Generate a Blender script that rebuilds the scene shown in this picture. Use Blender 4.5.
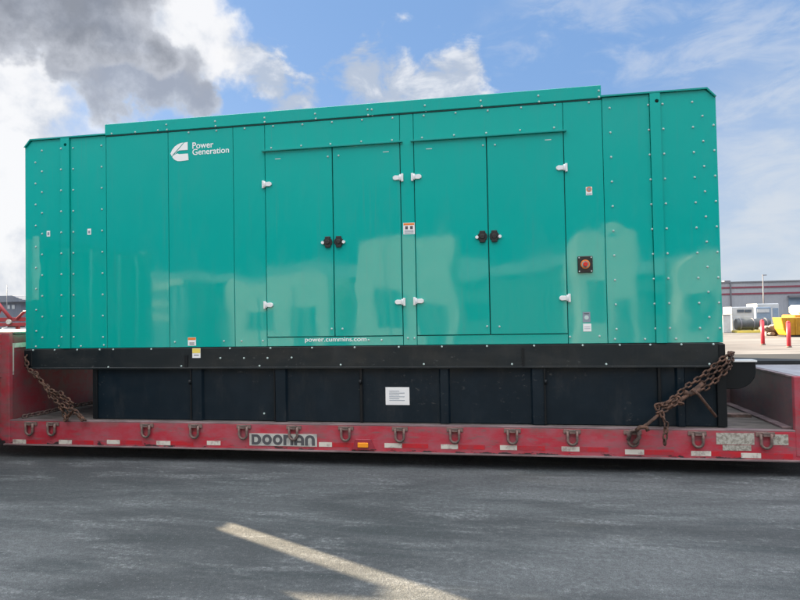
import bpy, bmesh, math, random
from math import radians, sin, cos, pi
from mathutils import Vector, Matrix
from mathutils.geometry import tessellate_polygon

for o in list(bpy.data.objects):
    bpy.data.objects.remove(o)
S = bpy.context.scene
COL = S.collection
random.seed(7)

# ------------------------------------------------------------------ camera
YAW, PITCH, ROLL, FPX = 0.170935, 0.024388, -0.018127, 600.0      # a 26 mm phone lens on an 800 px wide frame
CAM = Vector((0, -6.4, 1.62))
FW = Vector((-sin(YAW) * cos(PITCH), cos(YAW) * cos(PITCH), sin(PITCH)))
R0 = Vector((cos(YAW), sin(YAW), 0)); U0 = R0.cross(FW)
RT = R0 * cos(ROLL) + U0 * sin(ROLL); UP = -R0 * sin(ROLL) + U0 * cos(ROLL)
cam = bpy.data.cameras.new('camera'); camo = bpy.data.objects.new('camera', cam); COL.objects.link(camo)
m = Matrix.Identity(4)
for i in range(3):
    m[i][0], m[i][1], m[i][2], m[i][3] = RT[i], UP[i], -FW[i], CAM[i]
camo.matrix_world = m
cam.sensor_width = 36; cam.lens = 36 * FPX / 800; cam.clip_start = .05; cam.clip_end = 3000
S.camera = camo
S.render.resolution_x, S.render.resolution_y = 1024, 768


def ray(px, py):
    return FW + RT * ((px - 400) / FPX) - UP * ((py - 300) / FPX)


def at(px, py, Y=0.0):
    d = ray(px, py)
    return CAM + d * ((Y - CAM.y) / d.y)


def atz(px, py, Z=0.0):
    d = ray(px, py)
    return CAM + d * ((Z - CAM.z) / d.z)


def X(px, py=250, Y=0.0): return at(px, py, Y).x
def Zp(px, py, Y=0.0): return at(px, py, Y).z


# ------------------------------------------------------------------ sun, sky, exposure
SUN_EL = radians(19.7)
SUN_H = Vector((-0.880, 0.475, 0)).normalized()
SUN_DIR = Vector((SUN_H.x * cos(SUN_EL), SUN_H.y * cos(SUN_EL), sin(SUN_EL)))
sl = bpy.data.lights.new('sun', 'SUN'); sl.energy = 4.5; sl.angle = radians(.53); sl.color = (1, .80, .54)
so = bpy.data.objects.new('sun', sl); COL.objects.link(so)
so.rotation_euler = (-SUN_DIR).to_track_quat('-Z', 'Y').to_euler(); so.location = SUN_DIR * 60

vs = S.view_settings
vs.view_transform = 'Standard'; vs.look = 'None'; vs.gamma = 1; vs.use_curve_mapping = False
vs.exposure = 2.9

W = bpy.data.worlds.new('World'); S.world = W; W.use_nodes = True
WT = W.node_tree; WT.nodes.clear()


class NT:
    """tiny helper round a node tree"""
    def __init__(s, t): s.t = t

    def n(s, typ, **kw):
        k = s.t.nodes.new(typ)
        for a, v in kw.items(): setattr(k, a, v)
        return k

    def put(s, sock, v):
        if v is None: return
        if isinstance(v, bpy.types.NodeSocket): s.t.links.new(v, sock)
        else: sock.default_value = v

    def math(s, op, a, b=None, clamp=False):
        k = s.n('ShaderNodeMath', operation=op, use_clamp=clamp); s.put(k.inputs[0], a); s.put(k.inputs[1], b); return k.outputs[0]

    def vm(s, op, a, b=None, scale=None):
        k = s.n('ShaderNodeVectorMath', operation=op); s.put(k.inputs[0], a); s.put(k.inputs[1], b)
        if scale is not None: s.put(k.inputs['Scale'], scale)
        return k.outputs['Value'] if op in ('DISTANCE', 'DOT_PRODUCT', 'LENGTH') else k.outputs[0]

    def noise(s, vec, scale, detail=4, rough=.55, dist=0, color=False):
        k = s.n('ShaderNodeTexNoise'); s.put(k.inputs['Vector'], vec); s.put(k.inputs['Scale'], scale)
        k.inputs['Detail'].default_value = detail; k.inputs['Roughness'].default_value = rough; k.inputs['Distortion'].default_value = dist
        return k.outputs['Color' if color else 'Fac']

    def rng(s, v, a, b, c=0., d=1., smooth=True):
        k = s.n('ShaderNodeMapRange', interpolation_type='SMOOTHSTEP' if smooth else 'LINEAR')
        s.put(k.inputs[0], v)
        for i, x in enumerate((a, b, c, d)): k.inputs[i + 1].default_value = x
        return k.outputs[0]

    def mix(s, f, a, b, mode='MIX'):
        k = s.n('ShaderNodeMix', data_type='RGBA', blend_type=mode); s.put(k.inputs[0], f)
        s.put(k.inputs[6], a); s.put(k.inputs[7], b); return k.outputs[2]

    def scale(s, vec, v):
        k = s.n('ShaderNodeMapping'); s.put(k.inputs[0], vec); k.inputs['Scale'].default_value = v; return k.outputs[0]


w = NT(WT)
sky = w.n('ShaderNodeTexSky', sky_type='NISHITA'); sky.sun_disc = False
sky.sun_elevation = SUN_EL; sky.sun_rotation = math.atan2(SUN_H.x, SUN_H.y)
sky.air_density = 1.0; sky.dust_density = .6; sky.ozone_density = 1.4
tc = w.n('ShaderNodeTexCoord').outputs['Generated']
nz = w.noise(tc, 5.5, 6, .58, color=True)
warp = w.vm('ADD', tc, w.vm('SCALE', w.vm('SUBTRACT', nz, (.5, .5, .5)), scale=.20))


def blob(px, py, r0, r1, vec=None):
    c = ray(px, py).normalized()
    return w.rng(w.vm('DISTANCE', warp if vec is None else vec, tuple(c)), r0, r1, 1, 0)


def union(lst):
    o = lst[0]
    for k in lst[1:]: o = w.math('MAXIMUM', o, k)
    return o


# clouds, laid out by direction of view in the world dome: a grey bank to the upper left with sunlit rims, puffs elsewhere
fb = w.noise(tc, 10, 8, .56, .15)                       # billows
fc = w.noise(w.scale(tc, (1, 1, 1.7)), 13, 9, .60, .3)     # ragged puffs
fd = w.noise(w.scale(tc, (1, .6, 2.6)), 9, 7, .6, .4)     # stretched wisps
def puff(area, n, amp, lo, hi):
    return w.rng(w.math('ADD', area, w.math('MULTIPLY', w.math('SUBTRACT', n, .5), amp)), lo, hi)
white = union([blob(165, 20, .0, .15), blob(205, 60, .0, .13), blob(0, 125, .02, .17), blob(30, 135, .0, .12), blob(-120, 140, .1, .4), blob(10, 270, .06, .26), blob(0, 190, .05, .22)])
white = puff(white, fb, 1.6, .30, .78)
grey = union([blob(10, -5, .02, .115), blob(75, 5, .03, .12), blob(112, 36, .02, .105), blob(145, 62, .0, .085), blob(60, -60, .08, .20), blob(-60, -50, .08, .17)])
greyd = w.math('ADD', grey, w.math('MULTIPLY', w.math('SUBTRACT', fb, .5), 1.5))
greym = w.rng(greyd, .36, .64)
pale = union([blob(105, 85, .0, .10), blob(140, 100, .0, .09), blob(175, 97, .0, .10), blob(200, 105, .0, .06), blob(70, 62, .0, .07)])
paled = w.math('ADD', pale, w.math('MULTIPLY', w.math('SUBTRACT', fb, .5), 1.3))
palem = w.rng(paled, .34, .66)
puffs = union([blob(262, 66, .0, .095), blob(288, 92, .0, .10), blob(360, 78, .0, .13), blob(400, 90, .0, .09), blob(452, 84, .0, .10), blob(270, 48, .0, .04), blob(425, 100, .0, .07)])
puffs = puff(puffs, fc, 2.0, .30, .82)
wisp_area = union([blob(640, 48, .02, .16), blob(745, 58, .02, .17), blob(560, 25, .01, .12), blob(690, 30, .0, .12), blob(520, 60, .0, .12), blob(610, 70, .0, .1)])
haze_r = w.math('MULTIPLY', union([blob(775, 190, .0, .30), blob(850, 240, .0, .4), blob(740, 260, .0, .2)]), w.rng(fd, .30, .66, .45, 1))
wisp = w.math('MULTIPLY', w.rng(fd, .44, .70), wisp_area)
sep = w.n('ShaderNodeSeparateXYZ'); w.put(sep.inputs[0], tc)
back = w.rng(sep.outputs[1], .40, -.15)
low = w.rng(sep.outputs[2], .26, -.02, 0, .8)
# an unseen bright cloud deck added overhead and behind as fill light, clear dark blue low in the sky opposite the sun
fill_deckm = w.math('MULTIPLY', w.math('ADD', .6, w.math('MULTIPLY', w.rng(w.noise(tc, 2.6, 6, .6, .6), .42, .6), .4)), w.math('MULTIPLY', w.rng(sep.outputs[2], .46, .66), w.rng(sep.outputs[1], .72, .35)))
backlow = w.math('MULTIPLY', back, w.rng(sep.outputs[2], .60, .42))
K = 2 ** -2.9
def C(r, g, b): return (r * K, g * K, b * K, 1)
STR = .06
skyc = w.mix(1.0, sky.outputs[0], (STR, STR, STR, 1), 'MULTIPLY')
clear = w.mix(.9, skyc, C(.185, .345, .655))          # a little of the paler, hazier blue of a winter noon
c1 = w.mix(low, clear, C(.57, .66, .76))
c1 = w.mix(w.math('MULTIPLY', haze_r, .85), c1, C(.70, .75, .81))
c1 = w.mix(w.math('MULTIPLY', w.math('MINIMUM', wisp, 1.0), .5), c1, C(.70, .75, .84))
c1 = w.mix(w.math('MULTIPLY', puffs, .85), c1, w.mix(w.rng(fc, .45, .68), C(.52, .58, .68), C(.90, .91, .93)))
c1 = w.mix(w.math('MULTIPLY', white, .95), c1, w.mix(w.rng(fb, .36, .58), C(.60, .65, .74), C(.97, .97, .98)))
fine = w.noise(tc, 21, 7, .62)
c1 = w.mix(w.math('MULTIPLY', palem, .9), c1, w.mix(w.rng(w.math('ADD', paled, fine), .75, 1.45), C(.66, .70, .77), C(.37, .40, .47)))
gcol = w.mix(w.rng(w.math('ADD', greyd, w.math('MULTIPLY', fine, 1.1)), .85, 1.75), C(.58, .61, .68), C(.26, .285, .34))
c1 = w.mix(w.math('MULTIPLY', greym, .96), c1, gcol)
c1 = w.mix(w.math('MULTIPLY', backlow, .9), c1, w.mix(w.rng(sep.outputs[2], .08, .34), C(.05, .20, .36), C(.42, .48, .56)))
c1 = w.mix(fill_deckm, c1, C(4.1, 4.15, 4.2))
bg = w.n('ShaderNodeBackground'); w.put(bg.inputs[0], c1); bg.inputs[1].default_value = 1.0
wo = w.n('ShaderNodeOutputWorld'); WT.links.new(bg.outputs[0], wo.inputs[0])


# ------------------------------------------------------------------ materials
def mat(name, col, rough=.5, metal=0., spec=.5):
    M = bpy.data.materials.new(name); M.use_nodes = True
    t = NT(M.node_tree); p = M.node_tree.nodes['Principled BSDF']
    t.put(p.inputs['Base Color'], (*col, 1)); p.inputs['Roughness'].default_value = rough
    p.inputs['Metallic'].default_value = metal; p.inputs['Specular IOR Level'].default_value = spec
    return M, t, p


def bump(t, p, h, strength, dist=.01):
    b = t.n('ShaderNodeBump'); t.put(b.inputs['Height'], h); b.inputs['Strength'].default_value = strength; b.inputs['Distance'].default_value = dist
    t.put(p.inputs['Normal'], b.outputs[0])


def objc(t): return t.n('ShaderNodeTexCoord').outputs['Object']


def varied(name, a, b, scale=6, lo=.4, hi=.65, rough=.6, metal=0., sc=(1, 1, 1), detail=6, bmp=0., spec=.5):
    M, t, p = mat(name, a, rough, metal, spec)
    v = t.scale(objc(t), sc); f = t.noise(v, scale, detail, .62)
    t.put(p.inputs['Base Color'], t.mix(t.rng(f, lo, hi), (*a, 1), (*b, 1)))
    if bmp: bump(t, p, f, bmp)
    return M


def paint_teal(name, col):
    M, t, p = mat(name, col, .1, 0, .6)
    oc = objc(t)
    rnd = t.n('ShaderNodeObjectInfo').outputs['Random']
    cmb = t.n('ShaderNodeCombineXYZ'); t.put(cmb.inputs[0], t.math('MULTIPLY', rnd, 37.)); t.put(cmb.inputs[1], t.math('MULTIPLY', rnd, 11.))
    v = t.vm('ADD', oc, cmb.outputs[0])                     # every sheet buckles in its own way
    h = t.math('ADD', t.noise(v, .8, 1, .4), t.math('MULTIPLY', t.noise(v, 2.6, 1, .4), .10))
    for px, py, rad, dep in ((696, 277, .20, .16), (691.5, 232, .15, .09), (699, 303, .17, .08), (613, 231, .15, .08), (36, 270, .14, .08), (43, 318, .14, .08)):
        q = at(px, py) - Vector(((-5.715 + 2.13) / 2, 2.15 / 2, .475))
        h = t.math('SUBTRACT', h, t.math('MULTIPLY', t.rng(t.vm('DISTANCE', oc, tuple(q)), 0, rad, 1, 0), dep))   # dents where bolts pull the sheet in
    h = t.math('ADD', h, t.math('MULTIPLY', t.noise(oc, 70, 2, .5), .0010))
    bump(t, p, h, .5, .028)
    d = t.noise(t.scale(v, (1, 1, .35)), 5, 7, .66)
    run = t.noise(t.scale(v, (9, 1, .35)), 2.2, 5, .6)
    c = t.mix(t.rng(d, .42, .80, 0, .22), (*col, 1), (col[0] + .045, col[1] * .82 + .02, col[2] * .82 + .03, 1))
    c = t.mix(t.math('MULTIPLY', t.rng(run, .56, .74), .13), c, (.10, .20, .19, 1))
    c = t.mix(t.math('MULTIPLY', rnd, .14), c, (col[0], col[1] * .80, col[2] * .84, 1))
    t.put(p.inputs['Base Color'], c)
    t.put(p.inputs['Roughness'], t.rng(d, .35, .75, .035, .10))
    return M


M_TEAL = paint_teal('teal_gloss_paint', (.001, .358, .306))
M_TEAL2 = paint_teal('teal_trim_paint', (.0015, .287, .25))
M_SEAM, _, _ = mat('shadow_gap_teal', (.002, .06, .055), .6)
M_BOLT, _, _ = mat('galvanised_bolt', (.50, .62, .60), .35, .0)
M_WHITE, _, _ = mat('white_vinyl', (.80, .80, .80), .4)
M_HINGE, _, _ = mat('pale_hinge_metal', (.74, .76, .77), .35, .1)
M_BLACKP, _, _ = mat('black_plastic', (.012, .012, .013), .4)
M_SKID = varied('skid_black_paint', (.007, .012, .015), (.018, .022, .024), 5, .38, .72, .45, sc=(.35, 1, 1), spec=.3)
M_TANK = varied('tank_black_paint', (.003, .010, .017), (.006, .014, .022), 4, .4, .7, .42, spec=.22)
def scuffed(M):
    t = NT(M.node_tree); p = M.node_tree.nodes['Principled BSDF']; oc = objc(t)
    old = p.inputs['Base Color'].links[0].from_socket
    a = t.rng(t.noise(t.scale(oc, (1, 1, 1.6)), 16, 8, .72), .60, .68); b = t.rng(t.noise(oc, 1.3, 3, .5), .48, .62)
    d = t.rng(t.noise(t.scale(oc, (1, 1, .3)), 6, 7, .68), .50, .80, 0, .35)
    c = t.mix(d, old, (.045, .046, .046, 1)); c = t.mix(t.math('MULTIPLY', t.math('MULTIPLY', a, b), .7), c, (.075, .078, .08, 1))
    t.put(p.inputs['Base Color'], c); t.put(p.inputs['Roughness'], t.rng(t.noise(oc, 5, 6, .6), .3, .7, .34, .6))


scuffed(M_TANK); scuffed(M_SKID)
M_TANKE, _, _ = mat('tank_edge_black', (.003, .005, .007), .5, 0, .3)
M_RUST = varied('rusty_chain_steel', (.042, .022, .015), (.125, .062, .040), 22, .4, .65, .85)
M_RUSTD = varied('dark_weathered_steel', (.085, .062, .055), (.20, .13, .115), 16, .4, .65, .8)
M_RED2 = varied('red_machine_paint', (.36, .03, .035), (.26, .05, .055), 3, .4, .7, .55)
M_ORANGE, _, _ = mat('orange_vinyl', (.75, .2, .03), .5)
M_YELLOW, _, _ = mat('yellow_vinyl', (.78, .62, .12), .5)
M_REDBTN, _, _ = mat('red_button', (.6, .012, .01), .3)
M_GREYV, _, _ = mat('grey_vinyl', (.22, .27, .33), .5)
M_INK, _, _ = mat('dark_print', (.07, .07, .08), .5)
M_TAPE = varied('white_reflective_tape', (.60, .57, .51), (.34, .28, .26), 14, .46, .64, .45)
M_TAPER = varied('red_reflective_tape', (.46, .014, .025), (.34, .03, .045), 9, .45, .6, .4)
M_PLATE = varied('worn_plate', (.40, .39, .34), (.22, .20, .17), 34, .42, .6, .6)
M_NAMEP = varied('pale_name_plate', (.46, .46, .43), (.32, .31, .30), 12, .45, .7, .5)
M_AMBER, _, _ = mat('amber_lens', (.85, .30, .02), .25)
M_TYRE, _, _ = mat('tyre_rubber', (.02, .02, .02), .8)
M_RIM, _, _ = mat('steel_rim', (.45, .45, .46), .4, .6)
M_GLASS, _, _ = mat('dark_glass', (.02, .025, .03), .08)


def worn_red(name, red=(.40, .020, .040), fade=(.35, .075, .10), dirt=(.17, .10, .105), dlo=.49):
    M, t, p = mat(name, red, .55)
    oc = objc(t)
    f = t.noise(t.scale(oc, (1, 1, 1.6)), 3.5, 7, .65)
    g = t.noise(t.scale(oc, (.6, 1, 2.5)), 9, 7, .7)
    c = t.mix(t.rng(f, .36, .66), (*red, 1), (*fade, 1))
    c = t.mix(t.rng(g, dlo, dlo + .22, 0, .85), c, (*dirt, 1))
    s = t.noise(t.scale(oc, (.25, 1, 6)), 26, 4, .6)
    c = t.mix(t.rng(s, .66, .74, 0, .6), c, (.30, .19, .19, 1))
    sp = t.n('ShaderNodeSeparateXYZ'); t.put(sp.inputs[0], oc)
    chip = t.noise(t.scale(oc, (1, 1, 3)), 5, 7, .7)
    near = t.rng(sp.outputs[2], .235, .165)
    c = t.mix(t.math('MULTIPLY', t.rng(t.math('ADD', chip, t.math('MULTIPLY', near, .16)), .66, .70), t.rng(sp.outputs[2], .30, .26)), c, (.035, .018, .022, 1))
    top = t.noise(t.scale(oc, (1.2, 1, .8)), 4, 6, .65)
    c = t.mix(t.math('MULTIPLY', t.rng(sp.outputs[2], .34, .45, 0, .65), t.rng(top, .42, .66)), c, (.15, .095, .09, 1))
    t.put(p.inputs['Base Color'], c); bump(t, p, g, .15)
    return M


M_RED = worn_red('worn_red_paint')
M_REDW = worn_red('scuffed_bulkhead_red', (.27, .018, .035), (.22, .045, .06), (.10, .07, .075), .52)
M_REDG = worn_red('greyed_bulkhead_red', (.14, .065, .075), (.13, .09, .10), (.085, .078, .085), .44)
M_LIP = varied('scuffed_steel_lip', (.13, .085, .09), (.24, .17, .175), 7, .4, .65, .55, sc=(.3, 1, 1))
M_DECK = varied('dirty_deck_planks', (.07, .06, .055), (.14, .12, .11), 4, .38, .66, .85, sc=(1, 4, 1))
M_DECKD = varied('dark_deck_strip', (.010, .012, .014), (.020, .022, .025), 5, .4, .65, .8, sc=(.4, 3, 1))
M_DECKL = varied('pale_worn_plate', (.30, .29, .315), (.22, .205, .225), 5, .4, .7, .5)


def asphalt():
    M, t, p = mat('dusty_asphalt', (.1, .1, .1), .85, 0, .3)
    oc = objc(t)
    a = t.noise(t.scale(oc, (.28, .8, 1)), 1.1, 9, .66, .5)
    b = t.noise(t.scale(oc, (.55, 2.0, 1)), 1.9, 12, .74, .35)
    g = t.noise(oc, 26, 8, .75)
    e = t.noise(oc, 120, 4, .75)
    v = t.n('ShaderNodeTexVoronoi'); t.put(v.inputs['Vector'], oc); v.inputs['Scale'].default_value = 75
    c = t.mix(t.rng(a, .38, .64), (.078, .086, .093, 1), (.182, .194, .205, 1))
    c = t.mix(t.rng(b, .46, .70, 0, .75), c, (.215, .228, .24, 1))
    spots = t.math('MULTIPLY', t.rng(b, .52, .62), t.rng(g, .48, .58))
    c = t.mix(t.math('MULTIPLY', spots, .45), c, (.34, .35, .36, 1))
    dk = t.noise(t.scale(oc, (.3, 2.0, 1)), 1.5, 8, .66, .3)
    c = t.mix(t.rng(dk, .50, .66, 0, .65), c, (.050, .063, .069, 1))
    c = t.mix(t.rng(g, .35, .62, .45, 0), c, (.040, .044, .047, 1))
    c = t.mix(t.rng(e, .36, .62, .6, 0), c, (.024, .026, .027, 1))
    pale = t.math('MULTIPLY', t.rng(v.outputs['Distance'], .30, .18), t.rng(g, .50, .62))
    c = t.mix(t.math('MULTIPLY', pale, .6), c, (.30, .31, .315, 1))
    tan = t.noise(t.scale(oc, (.5, 1.3, 1)), .9, 6, .6)
    c = t.mix(t.rng(tan, .56, .74, 0, .35), c, (.16, .15, .13, 1))
    t.put(p.inputs['Base Color'], c)
    h = t.math('ADD', t.math('MULTIPLY', g, 1.0), t.math('MULTIPLY', e, .7))
    bump(t, p, t.math('ADD', h, t.math('MULTIPLY', v.outputs['Distance'], -.4)), .8, .016)
    return M


M_ASPH = asphalt()
M_YARD = varied('pale_dusty_concrete', (.070, .068, .071), (.165, .163, .166), .45, .36, .66, .9, sc=(.4, 1.6, 1), detail=9)


# ------------------------------------------------------------------ mesh helpers
class MB:
    def __init__(s): s.v = []; s.f = []; s.sm = []

    def add(s, vs_, fs, smooth=False):
        o = len(s.v); s.v += [tuple(v) for v in vs_]; s.f += [[i + o for i in f] for f in fs]; s.sm += [smooth] * len(fs); return s

    def box(s, x0, x1, y0, y1, z0, z1):
        v = [(x, y, z) for z in (z0, z1) for y in (y0, y1) for x in (x0, x1)]
        return s.add(v, [(0, 2, 3, 1), (4, 5, 7, 6), (0, 1, 5, 4), (2, 6, 7, 3), (0, 4, 6, 2), (1, 3, 7, 5)])

    def prism(s, poly, a, b, axis='y', holes=None):
        """closed 2-D outline (+ holes) pushed from a to b; axis y: (x,z), axis x: (y,z), axis z: (x,y)"""
        loops = [list(poly)] + [list(h) for h in (holes or [])]
        P = [q for L in loops for q in L]
        def T(q, d): return {'y': (q[0], d, q[1]), 'x': (d, q[0], q[1]), 'z': (q[0], q[1], d)}[axis]
        n = len(P); vs_ = [T(q, a) for q in P] + [T(q, b) for q in P]
        tr = tessellate_polygon([[Vector((q[0], q[1], 0)) for q in L] for L in loops])
        fs = [tuple(t) for t in tr] + [tuple(i + n for i in reversed(t)) for t in tr]
        o = 0
        for L in loops:
            k = len(L)
            for i in range(k):
                j = (i + 1) % k; fs.append((o + i, o + j, o + n + j, o + n + i))
            o += k
        return s.add(vs_, fs)

    def cyl(s, p0, p1, r, n=16, r2=None, caps=True, smooth=True):
        p0, p1 = Vector(p0), Vector(p1); d = (p1 - p0).normalized(); r2 = r if r2 is None else r2
        u = d.orthogonal().normalized(); v = d.cross(u)
        A = [p0 + (u * cos(2 * pi * i / n) + v * sin(2 * pi * i / n)) * r for i in range(n)]
        B = [p1 + (u * cos(2 * pi * i / n) + v * sin(2 * pi * i / n)) * r2 for i in range(n)]
        s.add(A + B, [(i, (i + 1) % n, n + (i + 1) % n, n + i) for i in range(n)], smooth)
        if caps:
            o = len(s.v) - 2 * n
            s.f += [[o + i for i in reversed(range(n))], [o + n + i for i in range(n)]]; s.sm += [False, False]
        return s

    def tube(s, pts, r, n=8, closed=False, caps=True):
        pts = [Vector(p) for p in pts]; k = len(pts); rings = []; u = None
        for i, p in enumerate(pts):
            a = pts[i - 1] if (i or closed) else pts[0]
            b = pts[(i + 1) % k] if (i < k - 1 or closed) else pts[-1]
            d = (b - a).normalized()
            u = d.orthogonal().normalized() if u is None else (u - d * u.dot(d)).normalized()
            v = d.cross(u)
            rings.append([p + (u * cos(2 * pi * j / n) + v * sin(2 * pi * j / n)) * r for j in range(n)])
        fs = []
        for i in range(k if closed else k - 1):
            j = (i + 1) % k
            for q in range(n):
                fs.append((i * n + q, i * n + (q + 1) % n, j * n + (q + 1) % n, j * n + q))
        s.add([q for R in rings for q in R], fs, True)
        if caps and not closed:
            o = len(s.v) - k * n
            s.f += [[o + i for i in reversed(range(n))], [o + (k - 1) * n + i for i in range(n)]]; s.sm += [False, False]
        return s

    def build(s, name, m_, parent=None, bevel=0., seg=1):
        off = parent_offset(parent)
        me = bpy.data.meshes.new(name)
        me.from_pydata([(v[0] - off.x, v[1] - off.y, v[2] - off.z) for v in s.v], [], s.f)
        for p, q in zip(me.polygons, s.sm): p.use_smooth = q
        bm = bmesh.new(); bm.from_mesh(me)
        bmesh.ops.recalc_face_normals(bm, faces=bm.faces)
        if bevel:
            ed = [e for e in bm.edges if len(e.link_faces) == 2 and e.calc_face_angle(0) > .6]
            bmesh.ops.bevel(bm, geom=ed, offset=bevel, segments=seg, affect='EDGES', profile=.5)
        bm.to_mesh(me); bm.free()
        me.materials.append(m_)
        o = bpy.data.objects.new(name, me); COL.objects.link(o)
        if parent: o.parent = parent
        return o


def parent_offset(p):
    v = Vector((0, 0, 0))
    while p: v = v + p.location; p = p.parent
    return v


def bx(name, m_, parent, x0, x1, y0, y1, z0, z1, bevel=0.):
    return MB().box(x0, x1, y0, y1, z0, z1).build(name, m_, parent, bevel)


def tag(o, label=None, cat=None, group=None, kind=None):
    if label: o['label'] = label
    if cat: o['category'] = cat
    if group: o['group'] = group
    if kind: o['kind'] = kind
    return o


def thing(name, label, cat, loc=(0, 0, 0), group=None):
    o = bpy.data.objects.new(name, None); COL.objects.link(o); o.location = loc; o.empty_display_size = .2
    return tag(o, label, cat, group)


def copy_part(src, parent, off):
    c = src.copy(); COL.objects.link(c); c.parent = parent; c.location = src.location + Vector(off)
    for ch in src.children:
        d = ch.copy(); COL.objects.link(d); d.parent = c
    return c


def text(name, body, m_, parent, x0, x1, z0, z1, y, bold=.0, space=1., shear=0., depth=.0015):
    """flat lettering facing -Y, fitted to the box x0..x1, z0..z1"""
    cu = bpy.data.curves.new(name, 'FONT'); cu.body = body; cu.size = 1; cu.offset = bold; cu.space_character = space; cu.shear = shear
    cu.extrude = .001
    tmp = bpy.data.objects.new('tmp', cu); COL.objects.link(tmp)
    dg = bpy.context.evaluated_depsgraph_get(); me = bpy.data.meshes.new_from_object(tmp.evaluated_get(dg))
    bpy.data.objects.remove(tmp); bpy.data.curves.remove(cu)
    xs = [v.co.x for v in me.vertices]; ys = [v.co.y for v in me.vertices]
    a, b, c, d = min(xs), max(xs), min(ys), max(ys); off = parent_offset(parent)
    for v in me.vertices:
        X_ = x0 + (v.co.x - a) / (b - a) * (x1 - x0); Z_ = z0 + (v.co.y - c) / (d - c) * (z1 - z0)
        v.co = (X_ - off.x, y - (depth if v.co.z > 0 else 0) - off.y, Z_ - off.z)
    me.name = name; me.materials.clear(); me.materials.append(m_)
    o = bpy.data.objects.new(name, me); COL.objects.link(o); o.parent = parent
    return o


# ------------------------------------------------------------------ the ground
tag(MB().add([(-900, -900, 0), (900, -900, 0), (900, 1500, 0), (-900, 1500, 0)], [(0, 1, 2, 3)]).build('ground', M_ASPH), kind='structure')
tag(MB().add([(-500, -300, .004), (500, -300, .004), (500, -7.6, .004), (-500, -6.9, .004)], [(0, 1, 2, 3)]).build('bounce_apron', M_YARD), kind='structure')  # unseen pale apron, added behind the camera to bounce light onto the enclosure
tag(MB().add([(-500, 10.4, .004), (500, 11.6, .004), (500, 700, .004), (-500, 700, .004)], [(0, 1, 2, 3)]).build('yard_pavement', M_YARD), kind='structure')

# ------------------------------------------------------------------ generator set
XL, XR = -5.715, 2.13            # ends
XA, XB = -4.622, 1.028           # where the raised middle begins and ends
ZG, ZE, ZC = 1.287, 3.835, 3.945  # bottom of the green, end roofs, middle roof
YB = 2.15                        # back face
gen = thing('generator_set', 'long teal generator enclosure on a black base tank, chained on the red low trailer', 'generator', ((XL + XR) / 2, YB / 2, .475))
core = MB()
CH = .085
core.prism([(XL + .012, ZG), (XA, ZG), (XA, ZE - .012), (XL + CH, ZE - .012), (XL + .012, ZE - CH)], .024, YB, 'y')
core.prism([(XB, ZG), (XR - .012, ZG), (XR - .012, ZE - CH), (XR - CH, ZE - .012), (XB, ZE - .012)], .024, YB, 'y')
core.box(XA, XB, .024, YB, ZG, 3.93)
core.build('enclosure_frame', M_SEAM, gen)
# ends and back skins
bx('end_wall', M_TEAL, gen, XL, XL + .012, .0, YB, ZG, ZE - CH)
bx('end_wall', M_TEAL, gen, XR - .012, XR, .0, YB, ZG, ZE - CH)
bx('back_wall', M_TEAL, gen, XL, XR, YB, YB + .012, ZG, ZE - .09)
# thin roof skins with a small lip over the front
for a, b, pts in ((XL, XA, [(XL - .004, ZE - CH - .01), (XL + CH - .004, ZE), (XA - .002, ZE), (XA - .002, ZE - .016), (XL + CH + .002, ZE - .016), (XL + .012, ZE - CH - .01)]),
                  (XB, XR, [(XB + .002, ZE - .016), (XB + .002, ZE), (XR - CH + .004, ZE), (XR + .004, ZE - CH - .01), (XR - .012, ZE - CH - .01), (XR - CH - .002, ZE - .016)])):
    MB().prism(pts, -.022, YB + .03, 'y').build('end_roof', M_TEAL2, gen)
cap = MB().box(XA - .006, XB + .006, -.014, YB + .03, 3.812, ZC)
cap.build('roof_cap', M_TEAL, gen, .004)
bx('roof_seam', M_SEAM, gen, XA, XB, -.004, .03, 3.800, 3.812)

PT = .024          # panel thickness


def panel(name, x0, x1, z0, z1, m_=M_TEAL, y=0., g=.0025, bev=.003):
    return MB().box(x0 + g, x1 - g, y, y + PT, z0 + g, z1 - g).build(name, m_, gen, bev)


# left end section: outer panel, lifting post, inner panel
xp0, xp1 = X(62, 250), X(70.5, 250)
MB().prism([(XL + .012, ZG + .003), (xp0 - .002, ZG + .003), (xp0 - .002, ZE - .02), (XL + CH + .01, ZE - .02), (XL + .012, ZE - CH - .012)], 0, PT, 'y').build('end_panel', M_TEAL, gen)
panel('end_panel', xp1, XA, ZG, ZE - .018)
# right end section
xq0, xq1 = X(653.5, 250), X(664, 250)
panel('end_panel', XB + .012, xq0, ZG, ZE - .018)
MB().prism([(xq1 + .002, ZG + .003), (XR - .012, ZG + .003), (XR - .012, ZE - CH - .012), (XR - CH - .01, ZE - .02), (xq1 + .002, ZE - .02)], 0, PT, 'y').build('end_panel', M_TEAL, gen)


def post(x0, x1, hx):
    h = [(hx + .019 * cos(a * pi / 10), 3.735 + .019 * sin(a * pi / 10)) for a in range(20)]
    p = MB().prism([(x0, ZG + .003), (x1, ZG + .003), (x1, ZE - .018), (x0, ZE - .018)], -.020, PT, 'y', [h]).build('lifting_post', M_TEAL, gen)
    MB().cyl((hx, .012, 3.735), (hx, .02, 3.735), .0215, 20).build('lifting_hole', M_BLACKP, p)


post(xp0, xp1, X(66.2, 142.5)); post(xq0, xq1, X(656.2, 98.5))

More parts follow.
